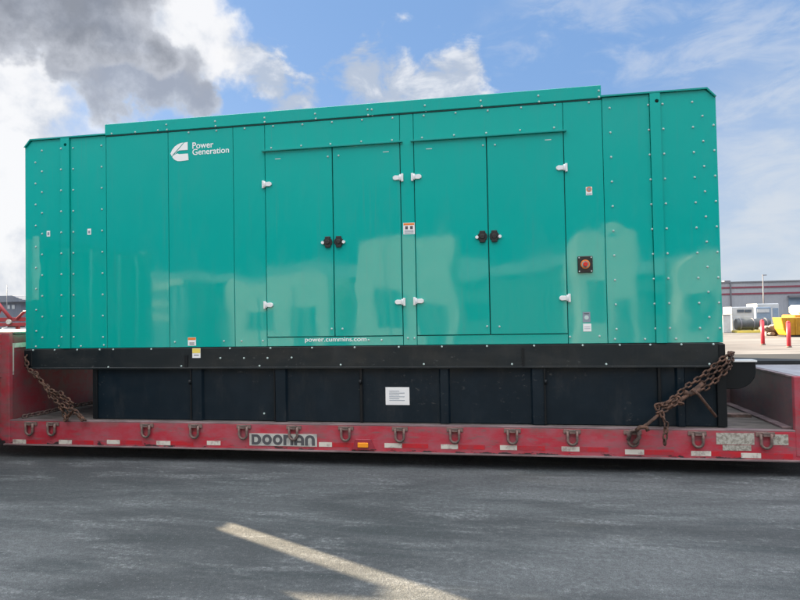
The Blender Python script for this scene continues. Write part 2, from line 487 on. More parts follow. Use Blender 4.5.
# plain panels of the middle
D1a, D1m, D1b = -2.628, -1.838, -1.075
D2a, D2m, D2b = -.925, -.143, .650
ZDT, ZDB = 3.492, 1.390          # door head and foot
s1, s2 = X(168.8, 240), X(234, 240)
for a, b in ((XA, s1), (s1, s2), (s2, D1a)):
    panel('side_panel', a, b, ZG, 3.800)
panel('side_panel', D1b, D2a, ZG, 3.800)
panel('side_panel', D2b, XB + .012, ZG, 3.800)
for a, b in ((D1a, D1b), (D2a, D2b)):
    panel('header_panel', a, b, ZDT, 3.800)
    panel('sill_panel', a, b, ZG, ZDB)
    MB().box(a - .03, b + .03, -.034, .0, 3.487, 3.503).build('drip_rail', M_TEAL2, gen, .002)

# doors with hinges and handles
handle_src = hinge_src = None


def door(x0, x1, side, zh):
    g = .005
    d = MB().box(x0 + g, x1 - g, -.006, PT, ZDB + g, ZDT - .004).build('door', M_TEAL, gen, .004)
    e = x0 if side < 0 else x1
    for zz in zh:
        b = MB()
        b.box(e - side * -.006 if side < 0 else e + .006, (e - .006 + .0) if False else (e + side * .032), -.022, .0, zz - .043, zz + .043)
        b.cyl((e, -.022, zz - .032), (e, -.022, zz + .032), .013, 10)
        b.prism([(e - side * .01, zz - .022), (e - side * .06, zz - .026), (e - side * .082, zz - .012), (e - side * .082, zz + .012), (e - side * .06, zz + .026), (e - side * .01, zz + .022)], -.022, -.006, 'y')
        b.build('hinge', M_HINGE, d, .003)
    hx = (x1 - .062) if side < 0 else (x0 + .062)
    zhand = at(336, 242).z if x0 < -1 else at(491, 236.5).z
    h = MB()
    h.cyl((hx, -.006, zhand), (hx, -.022, zhand), .052, 24)
    h.box(hx - .030, hx + .030, -.030, -.006, zhand - .062, zhand + .062)
    h.cyl((hx, -.022, zhand), (hx, -.040, zhand), .026, 16)
    h.build('handle', M_BLACKP, d, .004)
    kx = hx + side * .058
    MB().cyl((kx, -.006, zhand - .004), (kx, -.030, zhand - .004), .017, 14).build('lock', M_HINGE, d)
    # bolts near the free edge, and a short pressed slot near the head
    bxx = (x1 - .06) if side < 0 else (x0 + .05)
    return d


d1 = door(D1a, D1m, -1, (Zp(267, 184.5), Zp(269, 305)))
d2 = door(D1m, D1b, 1, (Zp(398.5, 178), Zp(401.5, 302)))
d3 = door(D2a, D2m, -1, (Zp(417, 177), Zp(421, 301)))
d4 = door(D2m, D2b, 1, (Zp(562, 168), Zp(566, 298)))
for d, (px, py) in ((d1, (278, 159)), (d2, (386, 152)), (d3, (429, 149)), (d4, (548, 140))):
    c = at(px, py)
    MB().box(c.x - .032, c.x + .032, -.0085, -.004, c.z - .004, c.z + .004).build('pressed_slot', M_BOLT, d)

# bolts: (pixel position in the photograph on the plane of the side)
bp = []
def colm(x0, y0, x1, y1, n):
    for i in range(n):
        bp.append((x0 + (x1 - x0) * i / (n - 1), y0 + (y1 - y0) * i / (n - 1)))
colm(42, 150.7, 42.5, 337.5, 10); colm(62.2, 149, 63, 337, 10); colm(73.2, 148, 73.8, 337, 10); colm(101.5, 145.5, 103.2, 337, 10); colm(35.5, 162.5, 36.5, 331, 9)
colm(609.5, 108, 616.5, 329, 10); colm(648, 105, 655.4, 328.5, 10); colm(662.4, 104, 670, 328, 10); colm(692, 102, 700, 328, 10); colm(702.3, 116, 709.3, 317, 9); colm(714.2, 125, 720.8, 328, 9)
bp += [(112.5, 134), (136, 132.5), (158.7, 130.7), (167, 125), (167.7, 130), (188.7, 132.5),
       (215.7, 121.7), (216.2, 126.5), (216.5, 130.7), (244.7, 128.5), (265, 118.2), (265.2, 122.5), (273.2, 126.2), (302.5, 124.5), (315.5, 114.2), (316.2, 119.2), (332, 122.2),
       (368, 110), (372, 110), (368.5, 115.5), (372.5, 115.5), (362, 120), (392.5, 118), (425, 106), (426, 111.2), (423.7, 115.7), (455.5, 113), (480.7, 101.2), (481.7, 106.7), (487.7, 110.7), (521, 107.7),
       (538.2, 96.2), (539, 102.2), (554.7, 105), (588.7, 102.5), (598.5, 91.2), (598.7, 97.5),
       (271.2, 148), (301.2, 145.7), (330.5, 144), (361.2, 141.5), (392, 140.2), (422, 137.7), (454, 135.2), (486.2, 133), (520, 130.2), (554, 127.7)]
bp_door = [(328, 156.7), (338.7, 155.7), (483, 145.5), (495, 145), (332, 328.7), (342.7, 328.7), (487.2, 326.2), (499.5, 326.5)]
bp_low = [(36, 346.5), (59, 346), (81, 346), (104, 345), (175, 342), (224, 341), (241.7, 341), (263, 340.7), (368.7, 340), (381.7, 340), (408, 338), (414.5, 338), (570, 336.7), (599.5, 336), (615, 339), (645, 339), (676, 338.5), (708, 338)]
bp += bp_low
bolts = []      # (x, y, z) seats
for px, py in bp:
    c = at(px, py); y = 0.
    if xp0 < c.x < xp1 or xq0 < c.x < xq1: y = -.02
    if c.z > 3.815 and XA < c.x < XB: y = -.014
    if abs(c.x - XL) < .03: c.x = XL + .03
    if 714 <= px <= 722: c.x = min(c.x, XR - .026)
    bolts.append((c.x, y, c.z))
for px, py in bp_door: c = at(px, py); bolts.append((c.x, -.006, c.z))
SKF = -.012     # front of the skid
for px, py in [(34, 352), (55.5, 352), (78, 352), (100.5, 352), (114, 352), (152, 351.5), (230.5, 350), (271, 349.5), (312.5, 349), (355, 348.5), (399, 348), (442, 347.5), (487, 347.3), (534, 347), (582.5, 346.7), (619.5, 346), (650, 346), (681, 346), (713, 346)]:
    c = at(px, py); bolts.append((c.x, SKF, 1.272))
for px, py in [(109, 367), (182, 366), (221, 358), (244.5, 358), (268, 358), (292, 357.5), (260, 365.7), (341, 364.7), (424, 364), (512, 364), (606, 364), (709, 364)]:
    c = at(px, py); bolts.append((c.x, SKF, c.z))
c = at(263, 414); bolts.append((c.x, .035, c.z))


def bolt_mesh(mb, x, y, z, r=.0102):
    mb.cyl((x, y + .001, z), (x, y - .004, z), r * 1.05, 10, smooth=False)
    mb.cyl((x, y - .004, z), (x, y - .010, z), r * .95, 10, r * .55)


order = sorted(bolts, key=lambda b: (Vector(b) - CAM).length)
b0 = MB(); bolt_mesh(b0, *order[0]); first = b0.build('bolt', M_BOLT, gen)
for q in order[1:100]:
    c = first.copy(); COL.objects.link(c); c.parent = gen
    c.location = Vector(q) - Vector(order[0])
rest = MB()
for q in order[100:]: bolt_mesh(rest, *q)
tag(rest.build('bolt', M_BOLT, gen), kind='stuff')

# stickers
def sticker(px, py, w_, h_, m_, name='sticker', y=0., Y=0.):
    c = at(px, py, Y); return bx(name, m_, gen, c.x - w_ / 2, c.x + w_ / 2, y - .002, y + .001, c.z - h_ / 2, c.z + h_ / 2), c

def mark(p, c, dx0, dx1, dz0, dz1, m_, y=-.0035, name='print'):
    return bx(name, m_, p, c.x + dx0, c.x + dx1, y, y + .002, c.z + dz0, c.z + dz1)

p, c = sticker(409, 228.5, .125, .125, M_WHITE)
mark(p, c, -.058, .058, .036, .058, M_ORANGE); mark(p, c, -.042, -.012, -.008, .026, M_INK); mark(p, c, .012, .042, -.008, .026, M_INK)
for k in range(3): mark(p, c, -.05, .05, -.026 - k * .013, -.020 - k * .013, M_GREYV)
p, c = sticker(589, 191, .062, .085, M_WHITE); 
MB().cyl((c.x, -.003, c.z + .018), (c.x, -.005, c.z + .018), .027, 18).build('print', M_ORANGE, p); MB().cyl((c.x, -.0052, c.z + .018), (c.x, -.0065, c.z + .018), .018, 18).build('print', M_GREYV, p)
mark(p, c, -.026, .026, -.034, -.026, M_GREYV)
p, c = sticker(586.5, 317, .075, .105, M_GREYV); MB().cyl((c.x, -.003, c.z - .005), (c.x, -.005, c.z - .005), .022, 18).build('print', M_BOLT, p); mark(p, c, -.026, .026, .03, .038, M_INK)
p, c = sticker(587.2, 327.5, .08, .08, M_WHITE)
for k in range(2): mark(p, c, -.03, .03, -.014 + k * .02, -.010 + k * .02, M_GREYV)
p, c = sticker(48.5, 233.7, .045, .068, M_WHITE); mark(p, c, -.013, .013, -.018, .018, M_GREYV)
p, c = sticker(89.3, 231.7, .048, .072, M_WHITE); mark(p, c, -.013, .013, -.02, .012, M_GREYV)
p, c = sticker(192, 341.5, .10, .095, M_WHITE); mark(p, c, -.048, .048, .018, .045, M_ORANGE); mark(p, c, -.03, .03, -.02, -.012, M_INK); mark(p, c, -.03, .03, -.036, -.028, M_INK)
p, c = sticker(197, 353, .10, .11, M_WHITE, y=SKF - .001); mark(p, c, -.048, .048, .0, .053, M_YELLOW, y=SKF - .0045); mark(p, c, -.03, .03, -.028, -.02, M_INK, y=SKF - .0045)
p, c = sticker(397.5, 396, .262, .192, M_WHITE, 'data_sheet', y=.034, Y=.035)
mark(p, c, -.11, .115, -.075, .078, M_WHITE, y=.0305)
for k in range(6): mark(p, c, -.09, .02 + .06 * (k % 2), .05 - k * .02, .056 - k * .02, M_GREYV, y=.0285)

# emergency stop
c = at(585, 264.5)
e = bx('emergency_stop', M_BLACKP, gen, c.x - .074, c.x + .074, -.022, .0, c.z - .085, c.z + .085, .006)
MB().cyl((c.x, -.022, c.z), (c.x, -.030, c.z), .048, 24, .044).build('warning_ring', M_ORANGE, e)
MB().cyl((c.x, -.030, c.z), (c.x, -.034, c.z), .036, 24).build('button_collar', M_PLATE, e)
MB().cyl((c.x, -.034, c.z), (c.x, -.058, c.z), .024, 20, .021).build('push_button', M_REDBTN, e)
for sx in (-1, 1):
    for sz in (-1, 1):
        MB().cyl((c.x + sx * .06, -.022, c.z + sz * .07), (c.x + sx * .06, -.027, c.z + sz * .07), .007, 8).build('screw', M_BOLT, e)

# logo: a blunt C open to the right, cut by two slanting lines, and the lettering beside it
c0, c1_ = at(170.2, 152.5), at(187.8, 152)
lx0, lx1 = c0.x, c1_.x; lz0, lz1 = Zp(179, 161.3), Zp(179, 142.7)
lw, lh = lx1 - lx0, lz1 - lz0
def lp(u, v): return (lx0 + u * lw, lz0 + v * lh)
outer_top = [(1.0, 1.0), (.66, .98), (.46, .92), (.28, .81), (.13, .65), (.045, .50)]
A = [(1.0, 1.0), (.83, .985), (.23, .38), (.33, .44), (.40, .53), (.52, .58), (1.0, .58)]
Bp = [(.77, .985), (.60, .965), (.44, .91), (.28, .81), (.13, .65), (.02, .44), (.10, .29), (.20, .42)]
Cp = [(.19, .335), (.12, .25), (.24, .10), (.42, .015), (.60, .0), (1.04, .03), (1.01, .38), (.52, .38), (.40, .42), (.34, .40)]
lg = MB()
for P in (A, Bp, Cp): lg.prism([lp(*q) for q in P], -.003, .001, 'y')
lg.build('logo', M_WHITE, gen)
text('lettering', 'Power', M_WHITE, gen, X(192.5, 146), X(213.5, 146), Zp(203, 148.2), Zp(203, 141.8), -.0005, .010)
text('lettering', 'Generation', M_WHITE, gen, X(192.5, 151), X(229, 149), Zp(210, 154.0), Zp(210, 147.9), -.0005, .010)
text('lettering', 'power.cummins.com', M_WHITE, gen, X(305, 340), X(366.5, 340), Zp(336, 342.8), Zp(336, 337.2), -.0005, .010)

# skid beam (channel) and its end brackets
sk = MB()
sk.box(XL + .02, XR, SKF, .30, 1.05, ZG - .004)
sk.box(XL + .02, XR, SKF - .012, SKF, 1.040, 1.062)
sk.box(XL + .02, XR, YB - .30, YB, 1.05, ZG - .004)
sk.box(XL + .02, XL + .14, .30, YB - .3, 1.05, ZG - .004); sk.box(XR - .14, XR, .30, YB - .3, 1.05, ZG - .004)
sk.build('skid_beam', M_SKID, gen, .004)
bx('skid_end_plate', M_TANKE, gen, X(718, 358), XR + .012, SKF - .01, .26, 1.046, ZG - .012, .006)
bx('skid_end_plate', M_TANKE, gen, XL - .01, X(33, 360), SKF - .008, .26, 1.07, ZG - .012, .006)
bx('splice_plate', M_TANKE, gen, X(523, 355) - .012, X(523, 355) + .012, SKF - .01, SKF, 1.06, 1.25)
bx('splice_plate', M_TANKE, gen, X(187, 360) - .02, X(187, 360) + .02, SKF - .01, SKF, 1.06, 1.20)
# base tank
XT0, XT1, ZT0, ZT1 = -4.80, 2.135, .452, 1.045
tk = bx('fuel_tank', M_TANK, gen, XT0, XT1, .035, YB - .05, ZT0, ZT1, .004)
def rib(pa, pb, d=.035):
    x0, x1 = X(pa, 395, .0), X(pb, 395, .0)
    w_ = x1 - x0
    MB().prism([(x0, .036), (x0 + min(.018, w_ * .2), .036 - d), (x1 - min(.018, w_ * .2), .036 - d), (x1, .036)], ZT0 + .002, ZT1 - .003, 'z').build('rib', M_TANK, tk)
def fin(pa, w_=.022, d=.03):
    x0 = X(pa, 395, .0); bx('fin', M_TANKE, tk, x0 - w_ / 2, x0 + w_ / 2, .036 - d, .036, ZT0 + .002, ZT1 - .003, .003)
for a, b in ((190, 203), (274, 287), (439, 450), (531, 546), (676, 686.5)): rib(a, b)
fin(94, .06, .02); fin(361, .03); fin(660, .03); fin(722, .085, .04)
fin(191.3, .02, .048); fin(545, .02, .048); fin(274.5, .015, .04)
# small hinge knuckles on the seams
for px in (190.5, 545.5, 360.5):
    xx = X(px, 380, 0); MB().cyl((xx, -.014, at(px, 382, 0).z - .025), (xx, -.014, at(px, 382, 0).z + .025), .016, 10).build('knuckle', M_TANKE, tk)
# rounded spill-box at the right end of the base
x0, x1 = XR + .014, X(748, 365, .3)
prof = [(x0, 1.085), (x1, 1.085)] + [(x1 - .20 + .20 * cos(t * pi / 24), 1.00 - .185 * sin(t * pi / 24)) for t in range(0, 13)] + [(x0, .815)]
MB().prism(prof, .10, .30, 'y').build('end_spill_box', M_TANKE, gen, .006)
bx('sunlit_end_top', M_HINGE, gen, x0, x1 + .006, .085, .22, 1.087, 1.103)  # pale slab, its colour stands in for the sunlit top edge

# ------------------------------------------------------------------ low trailer
TY0, TY1 = -.1, 2.35
ZD, ZB = .448, .156
TL, TR = -5.86, 2.725
tr = thing('lowboy_trailer', 'red low-deck equipment trailer carrying the teal generator, rust-scuffed paint', 'trailer', ((TL + TR) / 2, 1.075, 0))
bx('deck', M_DECK, tr, TL + .01, TR - .01, TY0 + .07, TY1 - .07, .40, ZD - .002)
for y0, y1 in ((TY0, TY0 + .03), (TY1 - .03, TY1)):
    r = bx('side_rail', M_RED, tr, TL - .05, TR + .30, y0, y1, ZB, ZD - .014, .003)
    s = -1 if y0 < 0 else 1
    bx('rail_lip', M_LIP, r, TL - .0, TR, min(y0, y0 + .07) if s < 0 else y1 - .07, y0 + .07 if s < 0 else y1, ZD - .014, ZD, .003)
    f0 = y0 - .028 if s < 0 else y1
    bx('rail_foot', M_LIP, r, TL - .05, TR + .25, f0, f0 + .028, ZB - .004, ZB + .012, .002)
for yy in (.45, 1.55):
    bx('main_beam', M_RUSTD, tr, TL, TR + .3, yy, yy + .16, .19, .39)
for k in range(9):
    xx = TL + .5 + k * .95; bx('cross_member', M_RUSTD, tr, xx, xx + .08, TY0 + .04, TY1 - .04, .25, .388)
# left (gooseneck) end: inner wall with a tape frame, and the raised box beyond
gz = 1.475
bw = bx('front_bulkhead', M_REDW, tr, TL - .03, TL, TY0 + .012, TY1, .30, gz - .01, .004)
bx('bulkhead_edge', M_RED, bw, TL - .10, TL + .012, TY0 - .006, TY0 + .05, .20, gz + .012, .004)
gb = bx('gooseneck_box', M_RED, tr, TL - 3.6, TL - .10, TY0, TY1, .95, gz, .006)
bx('gooseneck_top', M_LIP, gb, TL - 3.6, TL + .02, TY0 + .052, TY1, gz + .0005, gz + .02)
bx('gooseneck_step', M_RED, tr, TL - 1.1, TL - .10, TY0 + .01, TY1 - .01, .22, .948, .006)
# tape L on the inner wall (on the wall that faces the load)
tx = TL + .002
bx('reflective_tape', M_TAPE, bw, tx, tx + .003, TY0 + .02, TY0 + .075, .98, 1.36)
bx('reflective_tape', M_TAPE, bw, tx, tx + .003, TY0 + .08, TY0 + .62, 1.305, 1.36)
# unseen cabinet added on the gooseneck to shape the sun streak on the ground
tbx = thing('shade_cabinet', 'unseen grey steel cabinet added on the left end of the red trailer to shape the sun streak', 'cabinet', (-7.85, .52, gz + .02))
bx('body', M_RUSTD, tbx, -8.6, -7.09, .42, .58, gz + .022, 2.56, .01); bx('lid', M_SKID, tbx, -8.62, -7.08, .41, .59, 2.561, 2.59, .006)
bx('latch', M_BOLT, tbx, -7.9, -7.82, .412, .42, 2.30, 2.42)
# right (rear) end
rz = .955
rw = bx('rear_bulkhead', M_REDG, tr, TR, TR + .03, TY0 + .012, TY1, .22, rz - .012, .004)
bx('bulkhead_edge', M_RED, rw, TR - .012, TR + .10, TY0 - .006, TY0 + .05, .20, rz + .004, .004)
bx('bulkhead_cap', M_LIP, rw, TR - .008, TR + .05, TY0 + .052, TY1, rz - .011, rz + .006)
rp = bx('rear_platform', M_RED, tr, TR + .10, TR + 5.2, TY0 + .004, TY1, .62, rz - .004, .006)
bx('platform_plate', M_DECKL, rp, TR + .052, TR + 5.2, TY0 + .052, 1.2, rz - .003, rz + .008)
bx('platform_strip', M_DECKD, rp, TR + .052, TR + 5.2, 1.21, TY1, rz - .003, rz + .05)  # near-black raised strip along the far side of the platform
# sloping gusset and floor angle seen beyond the load
MB().prism([(1.72, ZD), (TR, ZD), (TR, .68)], 1.6, 1.64, 'y').build('gusset', M_REDG, tr)
bx('floor_angle', M_LIP, tr, TR - .09, TR - .001, TY0 + .09, TY1 - .08, ZD, ZD + .018)
bx('floor_strap', M_RUSTD, tr, 2.17, 2.60, .62, .74, ZD, ZD + .03)
for k in range(3):
    for y0 in (TY0 + .02, TY1 - .32):
        xx = TR + 1.2 + k * 1.25
        wlm = MB().cyl((xx, y0, .41), (xx, y0 + .3, .41), .41, 40)
        wh = wlm.build('wheel', M_TYRE, tr, .03, 2)
        MB().cyl((xx, y0 - .006 if y0 < 1 else y0 + .306, .41), (xx, y0 + .02 if y0 < 1 else y0 + .28, .41), .26, 28).build('rim', M_RIM, wh)
bx('gooseneck_leg', M_RUSTD, tr, TL - 3.2, TL - 3.0, .3, .5, 0, .95); bx('gooseneck_leg', M_RUSTD, tr, TL - 3.2, TL - 3.0, 1.7, 1.9, 0, .95)


# tie-down rings along the rail
def ring_mesh(mb, x, z, y=TY0):
    w_, h_, r_ = .045, .12, .0135
    pts = [(x - w_, y - .028, z + .03)] + [(x - w_, y - .030, z - .02)]
    pts += [(x - w_ * cos(t * pi / 8), y - .030, z - .06 - w_ * sin(t * pi / 8)) for t in range(9)]
    pts += [(x + w_, y - .030, z - .02), (x + w_, y - .028, z + .03)]
    mb.tube(pts, r_, 8)


rings = [(31, 427), (53, 427), (147, 427), (195.5, 427.5), (244, 428), (294, 428), (346, 428.5), (400, 429), (454.8, 430), (512.3, 431), (572, 432), (632.5, 433), (697, 434), (765, 436)]
r0 = None
for px, py in rings:
    c = at(px, py, TY0)
    if r0 is None:
        mb = MB(); ring_mesh(mb, c.x, ZD - .065); r0 = mb.build('tie_down_ring', M_RUSTD, tr)
        br = MB().box(c.x - .085, c.x + .085, TY0 - .012, TY0, ZD - .062, ZD - .018); br.box(c.x - .03, c.x + .03, TY0 - .05, TY0 - .012, ZD - .055, ZD - .022)
        br.build('ring_lug', M_RUSTD, r0, .003); rx0 = c.x
    else:
        copy_part(r0, tr, (c.x - rx0, 0, 0))

# reflective tape (white, followed by red), plates, lamp
tapes = [(13, 26, 441.5), (59, 72, 442), (107, 120, 442), (156.5, 170.5, 443), (207, 220.5, 443), (319, 332, 444.5), (384.5, 402, 445.5), (441, 458, 446.7), (500, 517, 447.7), (561.5, 579.5, 449), (625, 644, 452), (691, 711, 453.5), (741, 761, 455.5)]
for a, b, py in tapes:
    xa, xb = X(a, py, TY0), X(b, py, TY0); z = Zp((a + b) / 2, py, TY0)
    bx('reflective_tape', M_TAPE, tr, xa, xb, TY0 - .003, TY0, z - .024, z + .024)
    xc = min(xb + .28, TR)
    if not (236 < b < 320 or 200 < a < 222): bx('red_reflective_tape', M_TAPER, tr, xb + .003, xc, TY0 - .0025, TY0, z - .023, z + .023)
def plate(pa, pb, ya, yb, m_, name='notice_plate', d=.004):
    return bx(name, m_, tr, X(pa, ya, TY0), X(pb, ya, TY0), TY0 - d, TY0, Zp((pa + pb) / 2, yb, TY0), Zp((pa + pb) / 2, ya, TY0))
plate(716, 754, 433, 444.5, M_PLATE); plate(722.5, 751, 445.2, 450.5, M_PLATE); plate(772.5, 788, 434.5, 445, M_PLATE)
# name plate with its blocky letters: D O O, then arched N A N
npl = plate(249.5, 317, 433.7, 446.0, M_NAMEP, 'name_plate', .006)
nx0, nx1 = X(251.5, 440, TY0), X(315.5, 440, TY0); nz0, nz1 = Zp(283, 445.0, TY0), Zp(283, 434.6, TY0)
lt = MB(); yy0, yy1 = TY0 - .0085, TY0 - .005
cw = (nx1 - nx0) / 6; hh = nz1 - nz0
def pl(i, pts): return [(nx0 + (i + .04 + u * .92) * cw, nz0 + v * hh) for u, v in pts]
circ = lambda cu, cv, ru, rv, a0, a1, n=12: [(cu + ru * cos(a0 + (a1 - a0) * t / n), cv + rv * sin(a0 + (a1 - a0) * t / n)) for t in range(n + 1)]
lt.prism(pl(0, [(0, 0)] + circ(.45, .5, .55, .5, -pi / 2, pi / 2) + [(0, 1)]), yy0, yy1, 'y', [pl(0, [(.26, .24)] + circ(.46, .5, .2, .26, -pi / 2, pi / 2, 8) + [(.26, .76)])])
for i in (1, 2):
    lt.prism(pl(i, circ(.5, .5, .5, .5, 0, 2 * pi, 28)[:-1]), yy0, yy1, 'y', [pl(i, circ(.5, .5, .21, .25, 0, 2 * pi, 20)[:-1])])
for i in (3, 4, 5):
    outer = [(0, 0), (0, .55)] + circ(.5, .55, .5, .45, pi, 0, 14)[0:] + [(1, 0), (.70, 0), (.70, .55)] + circ(.5, .55, .2, .2, 0, pi, 8) + [(.30, 0)]
    if i == 3: outer = [(0, 0), (0, 1), (.28, 1)] + circ(.5, .55, .5, .45, pi * .62, 0, 10) + [(1, 0), (.70, 0), (.70, .55)] + circ(.5, .55, .2, .2, 0, pi, 8) + [(.30, 0)]
    lt.prism(pl(i, outer), yy0, yy1, 'y')
    if i == 4: lt.prism(pl(i, [(.3, .26), (.7, .26), (.7, .44), (.3, .44)]), yy0, yy1 - .0005, 'y')
lt.build('lettering', M_INK, npl)
c = at(363.5, 444.6, TY0)
lh_ = MB().prism([(c.x - .125, c.z - .055), (c.x + .125, c.z - .055), (c.x + .085, c.z + .06), (c.x - .085, c.z + .06)], TY0 - .02, TY0, 'y').build('marker_lamp', M_REDW, tr, .005)
MB().box(c.x - .058, c.x + .058, TY0 - .036, TY0 - .02, c.z - .026, c.z + .026).build('lens', M_AMBER, lh_, .006, 2)


# ------------------------------------------------------------------ chains
def link(mb, c, d, side, L=.076, Wd=.052, r=.0094):
    d = d.normalized(); side = (side - d * side.dot(d)).normalized()
    h = (L - Wd) / 2; R_ = (Wd - r * 2) / 2 + r * .2
    pts = []
    for t in range(7): a = -pi / 2 + pi * t / 6; pts.append(c + d * (h + R_ * cos(a)) + side * (R_ * sin(a)))
    for t in range(7): a = pi / 2 + pi * t / 6; pts.append(c + d * (-h + R_ * cos(a)) + side * (R_ * sin(a)))
    mb.tube(pts, r, 6, closed=True)


def chain(mb, pts, pitch=.052, twist=.35):
    pts = [Vector(p) for p in pts]; seg = []; tot = 0
    for a, b in zip(pts, pts[1:]): seg.append((tot, a, b)); tot += (b - a).length
    n = max(2, int(tot / pitch))
    for i in range(n + 1):
        s = min(i * tot / n, tot - 1e-5)
        for t0, a, b in reversed(seg):
            if s >= t0: break
        p_ = a + (b - a).normalized() * (s - t0); d = (b - a)
        q = random.uniform(-.25, .25) + twist
        nrm = Vector((0, 1, 0)); sd = d.normalized().cross(nrm).normalized()
        u = sd * cos(q) + nrm * sin(q) if i % 2 == 0 else -sd * sin(q) + nrm * cos(q)
        link(mb, p_ + Vector((random.uniform(-.003, .003), 0, random.uniform(-.003, .003))), d, u)


P = lambda px, py, Y: at(px, py, Y)
rc = thing('tie_down_chain', 'rusty double chain with lever binder at the right end of the base', 'chain', tuple(at(640, 428, -.24)))
mb = MB()
chain(mb, [P(665, 405, -.16), P(684, 388.6, -.09), P(703, 375.6, -.065), P(722, 359, -.055), P(729, 354, -.03), P(732, 353, .12), P(731, 356, .32)])
mb.build('upper_chain', M_RUST, rc)
mb = MB()
chain(mb, [P(696, 392, -.10), P(706, 388, -.085), P(719, 378, -.07), P(727.5, 369, -.05), P(731, 366, .08), P(731, 366, .3)])
mb.build('lower_chain', M_RUST, rc)
mb = MB()
chain(mb, [P(702, 384, -.075), P(716, 371.5, -.065), P(727, 362, -.05), P(732, 359.5, .05)])
mb.build('middle_chain', M_RUST, rc)
mb = MB()
mb.tube([P(666, 409.5, -.17), P(681.6, 399.4, -.12), P(703, 383.5, -.085)], .021, 10)
mb.tube([P(684, 392, -.11), P(690, 394, -.11), P(700, 389, -.10)], .026, 10)
mb.build('binder_barrel', M_RUST, rc)
mb = MB(); mb.tube([P(692, 389.5, -.125), P(699, 395, -.13), P(716.3, 417, -.14)], .0145, 10); mb.build('binder_lever', M_RUST, rc)
mb = MB(); mb.tube([P(642, 427.5, -.25), P(647, 424.5, -.24), P(662, 412, -.19)], .016, 10)
mb.tube([P(636, 431, -.255), P(640, 427, -.25), P(646, 427, -.245), P(648, 431, -.25)], .02, 10)
mb.build('grab_hook', M_RUST, rc)
mb = MB()
chain(mb, [P(657, 407, -.19), P(659, 412, -.20), P(668, 408.5, -.18), P(676, 403, -.16), P(681, 404, -.15), P(678, 398, -.14), P(667, 404, -.16), P(658, 405, -.18)])
chain(mb, [P(662, 414, -.215), P(666, 424, -.235), P(665, 442, -.24)])
mb.build('chain_tail', M_RUST, rc)
mb = MB(); c = at(632.5, 436, TY0); mb.tube([(c.x - .05, TY0 - .05, c.z - .03), (c.x - .03, TY0 - .065, c.z + .06), (c.x + .03, TY0 - .065, c.z + .08), (c.x + .055, TY0 - .05, c.z + .0), (c.x, TY0 - .055, c.z - .06)], .02, 10)
mb.build('anchor_shackle', M_RUSTD, rc)

lc = thing('tie_down_chain', 'rusty chain slanting from the left end of the base to the deck edge', 'chain', tuple(at(78, 418, -.16)))
mb = MB()
chain(mb, [P(27, 353, .06), P(25.5, 357, -.04), P(28, 368, -.05), P(39, 379, -.07), P(51, 390.5, -.10), P(63, 399, -.12), P(73, 408, -.14), P(82, 418.5, -.165)])
mb.build('long_chain', M_RUST, lc)
mb = MB()
chain(mb, [P(47, 387, -.07), P(53, 394, -.09), P(57, 402, -.10), P(62, 409, -.13), P(66, 418.5, -.15)])
chain(mb, [P(66, 419, -.15), P(72, 412, -.13), P(77, 414, -.15), P(84, 419, -.16)])
chain(mb, [P(52, 391, -.12), P(61, 393, -.12), P(66, 398, -.12), P(72, 402, -.13)])
chain(mb, [P(36, 374, -.09), P(45, 386, -.10), P(50, 396, -.12), P(60, 404, -.14), P(70, 410, -.15)])
mb.build('doubled_chain', M_RUST, lc)
fl = MB()
chain(fl, [(TL + .10, .03, ZD + .022), (TL + .13, .35, ZD + .022), (TL + .10, .8, ZD + .022), (TL + .16, 1.2, ZD + .022), (TL + .35, 1.6, ZD + .022)], .06, .8)
o = fl.build('loose_chain', M_RUSTD); tag(o, 'loose dirty chain lying on the deck along the foot of the left red wall', 'chain')

# ------------------------------------------------------------------ background, right
def corr(name, a, b, scale=14, axis=0):
    M, t, p = mat(name, a, .6)
    sp = t.n('ShaderNodeSeparateXYZ'); t.put(sp.inputs[0], objc(t))
    s_ = t.math('SINE', t.math('MULTIPLY', sp.outputs[axis], scale))
    f = t.noise(objc(t), .3, 5, .6)
    t.put(p.inputs['Base Color'], t.mix(t.rng(f, .35, .65), (*a, 1), (*b, 1))); bump(t, p, s_, .4, .03)
    return M


M_BLD = corr('grey_metal_siding', (.30, .31, .34), (.36, .37, .40))
M_BLDD = corr('dark_slate_siding', (.14, .16, .20), (.18, .20, .24))
M_STRIPE, _, _ = mat('maroon_stripe', (.22, .05, .075), .5)
M_COPING, _, _ = mat('roof_coping', (.16, .16, .18), .5)
M_UNIT = varied('white_unit_paint', (.52, .54, .56), (.42, .44, .46), 2, .4, .7, .5)
M_UNITB = varied('blue_grey_paint', (.20, .27, .36), (.26, .32, .40), 2, .4, .7, .5)
M_PIPE = varied('grey_pipe', (.075, .085, .09), (.045, .05, .055), 3, .4, .7, .5)
M_BUCKET = varied('yellow_machine_paint', (.50, .24, .010), (.38, .18, .010), 3, .4, .7, .5)
M_BOLLARD, _, _ = mat('red_bollard_paint', (.62, .03, .05), .45)
M_RUBBLE = varied('pale_rubble', (.24, .21, .19), (.12, .11, .10), 3, .4, .6, .9)

